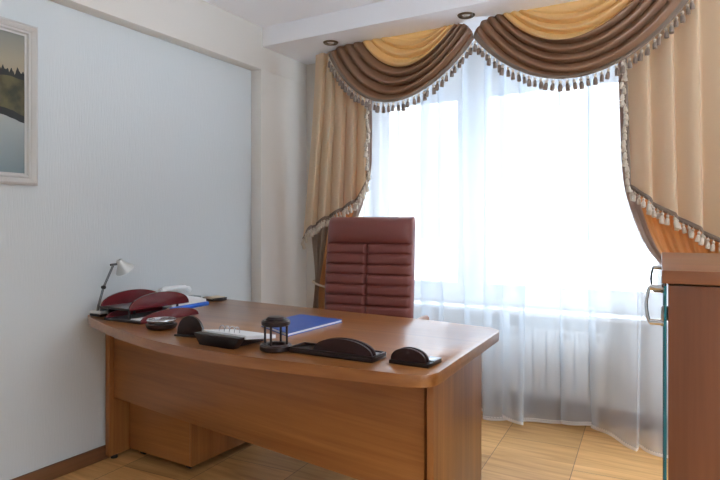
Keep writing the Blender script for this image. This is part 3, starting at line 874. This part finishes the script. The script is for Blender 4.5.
mb = thing('memo_box', 'small dark memo box of beige notes beside the white telephone', 'memo box', (0.155, 2.535, ZD), R(-8))
b = new(); box(b, -.05, -.05, 0, .05, .05, .012, .003); box(b, -.05, -.05, .012, -.044, .05, .018, .001); box(b, .044, -.05, .012, .05, .05, .018, .001)
obj('tray', b, M['espresso'], mb)
b = new(); box(b, -.042, -.044, .0125, .042, .044, .022, .001); obj('notes', b, M['cream_cap'], mb)

# ashtray
at = thing('ashtray', 'round glass lined ashtray in a dark rim in front of the letter tray', 'ashtray', (0.640, 1.72, ZD))
at.scale = (.84, .84, .95)
b = new(); lathe(b, [(.060, 0), (.072, .006), (.078, .018), (.078, .024), (.066, .026), (.060, .016), (.02, .012)], 36); obj('base_dish', b, M['espresso'], at)
b = new(); lathe(b, [(.045, .016), (.060, .027), (.071, .036), (.073, .040), (.068, .040), (.050, .028), (.02, .020)], 36); obj('glass_bowl', b, M['ash_glass'], at)
b = new(); tube(b, [(.070 * math.cos(2 * PI * k / 40), .070 * math.sin(2 * PI * k / 40), .041) for k in range(40)], .0032, 8, closed=True); obj('chrome_rim', b, M['chrome'], at)

# card holder with a round top, left of the calendar
cd = thing('card_holder', 'dark round topped card holder beside the desk calendar', 'card holder', (0.883, 1.655, ZD), R(10))
b = new(); half_disc(b, 0, 0, 0.0, .124, .082, .012, 0)
obj('arched_plate', b, M['espresso'], cd)
b = new(); box(b, -.066, -.018, 0, .066, .03, .008, .001); obj('slot_base', b, M['espresso'], cd)

# flip desk calendar
ca = thing('desk_calendar', 'dark flip calendar stand with white pages and wire rings', 'desk calendar', (1.115, 1.575, ZD), R(-2))
b = new()
prism(b, [(-.085, 0), (.085, 0), (.113, .036), (.113, .042), (-.113, .042), (-.113, .036)], lambda a, c, d: (a, d, c), -.02, .012, bev=.002)
prism(b, [(-.02, 0), (.16, 0.0), (.16, .006), (-.02, .034)], lambda a, c, d: (d, a, c), -.07, .07, bev=.001)
obj('stand', b, M['espresso'], ca)
b = new()
prism(b, [(.013, .034), (.175, .012), (.175, .026), (.013, .048)], lambda a, c, d: (d, a, c), -.108, .118, bev=.001)
obj('pages', b, M['paper'], ca)
b = new()
for k in range(4):
    cx = -.050 + k * .026
    tube(b, [(cx, .06 + .014 * math.cos(2 * PI * q / 16), .046 + .018 * math.sin(2 * PI * q / 16)) for q in range(16)], .0016, 6, closed=True)
obj('wire_rings', b, M['chrome'], ca)

# round open pen stand
pn = thing('pen_stand', 'round open pen stand of two dark rings joined by posts', 'pen stand', (1.333, 1.628, ZD))
def ring_prof(r0, r1, z0, z1):
    return [(r0, z0), (r1 - .004, z0), (r1, z0 + .004), (r1, z1 - .005), (r1 - .006, z1), (r0 + .004, z1), (r0, z1 - .003), (r0, z0)]
b = new(); lathe(b, ring_prof(.032, .057, 0.0, .022), 36, cap=False); lathe(b, [(.036, 0), (.036, .006), (.001, .006)], 30); obj('base_ring', b, M['espresso'], pn)
b = new(); lathe(b, ring_prof(.028, .051, .088, .108), 36, cap=False); lathe(b, [(.032, .094), (.036, .110), (.028, .118), (.004, .120)], 30); obj('top_ring', b, M['espresso'], pn)
for k in range(4):
    a = PI / 2 * k + .25; x, y = .042 * math.cos(a), .042 * math.sin(a)
    b = new(); tube(b, [(x, y, .018), (x, y, .094)], .0042, 10); obj('post', b, M['espresso'], pn)

# long pen tray with an arch
pt = thing('pen_tray', 'long dark pen tray with a tall arched divider at the front of the desk', 'pen tray', (1.561, 1.670, ZD), R(0.5))
b = new(); box(b, -.166, -.050, 0, .166, .05, .012, .003); box(b, -.166, -.05, .012, .166, -.042, .020, .002)
box(b, -.166, .042, .012, .166, .05, .020, .002); box(b, -.166, -.05, .012, -.162, .05, .020, .002); box(b, .158, -.05, .012, .166, .05, .020, .002)
obj('tray', b, M['espresso'], pt)
b = new(); half_disc(b, 0.045, -.036, .012, .230, .052, .008, 0); obj('arched_divider', b, M['espresso_soft'], pt)
b = new(); half_disc(b, 0.045, -.012, .012, .230, .052, .008, 0); obj('arched_divider', b, M['espresso_soft'], pt)
b = new(); box(b, .100, -.004, .0125, .160, .038, .0165, .001); obj('steel_insert', b, M['steel'], pt)

# business card stand
cs = thing('business_card_stand', 'short dark card stand with a half round back near the right front corner', 'card stand', (1.842, 1.70, ZD), R(-1))
b = new(); box(b, -.070, -.052, 0, .070, .052, .013, .003); obj('base', b, M['espresso'], cs)
b = new(); half_disc(b, -.004, -.042, .013, .122, .041, .008, 0); obj('half_round_plate', b, M['espresso_soft'], cs)
b = new(); half_disc(b, -.004, -.022, .013, .122, .041, .008, 0); obj('half_round_plate', b, M['espresso_soft'], cs)
b = new(); box(b, -.05, -.036, .0135, .042, -.028, .036, .001); obj('red_lining', b, M['red_lining'], cs)
b = new(); box(b, .030, -.010, .0132, .070, .050, .016, .001); obj('steel_insert', b, M['steel'], cs)

# blue folder
fo = thing('folder', 'flat blue folder with white paper edges lying in the middle of the desk', 'folder', (1.10, 2.06, ZD), R(0))
P4 = [(-.125, -.085), (.120, -.215), (.125, .185), (-.135, .215)]
b = new(); prism(b, P4, lambda a, c, d: (a, c, d), 0.0, .003); prism(b, P4, lambda a, c, d: (a, c, d), .011, .014, bev=.001); obj('cover', b, M['blue'], fo, smooth=0)
b = new(); prism(b, [(a * .98, c * .985) for a, c in P4], lambda a, c, d: (a, c, d), .0031, .0109); obj('papers', b, M['paper'], fo, smooth=0)
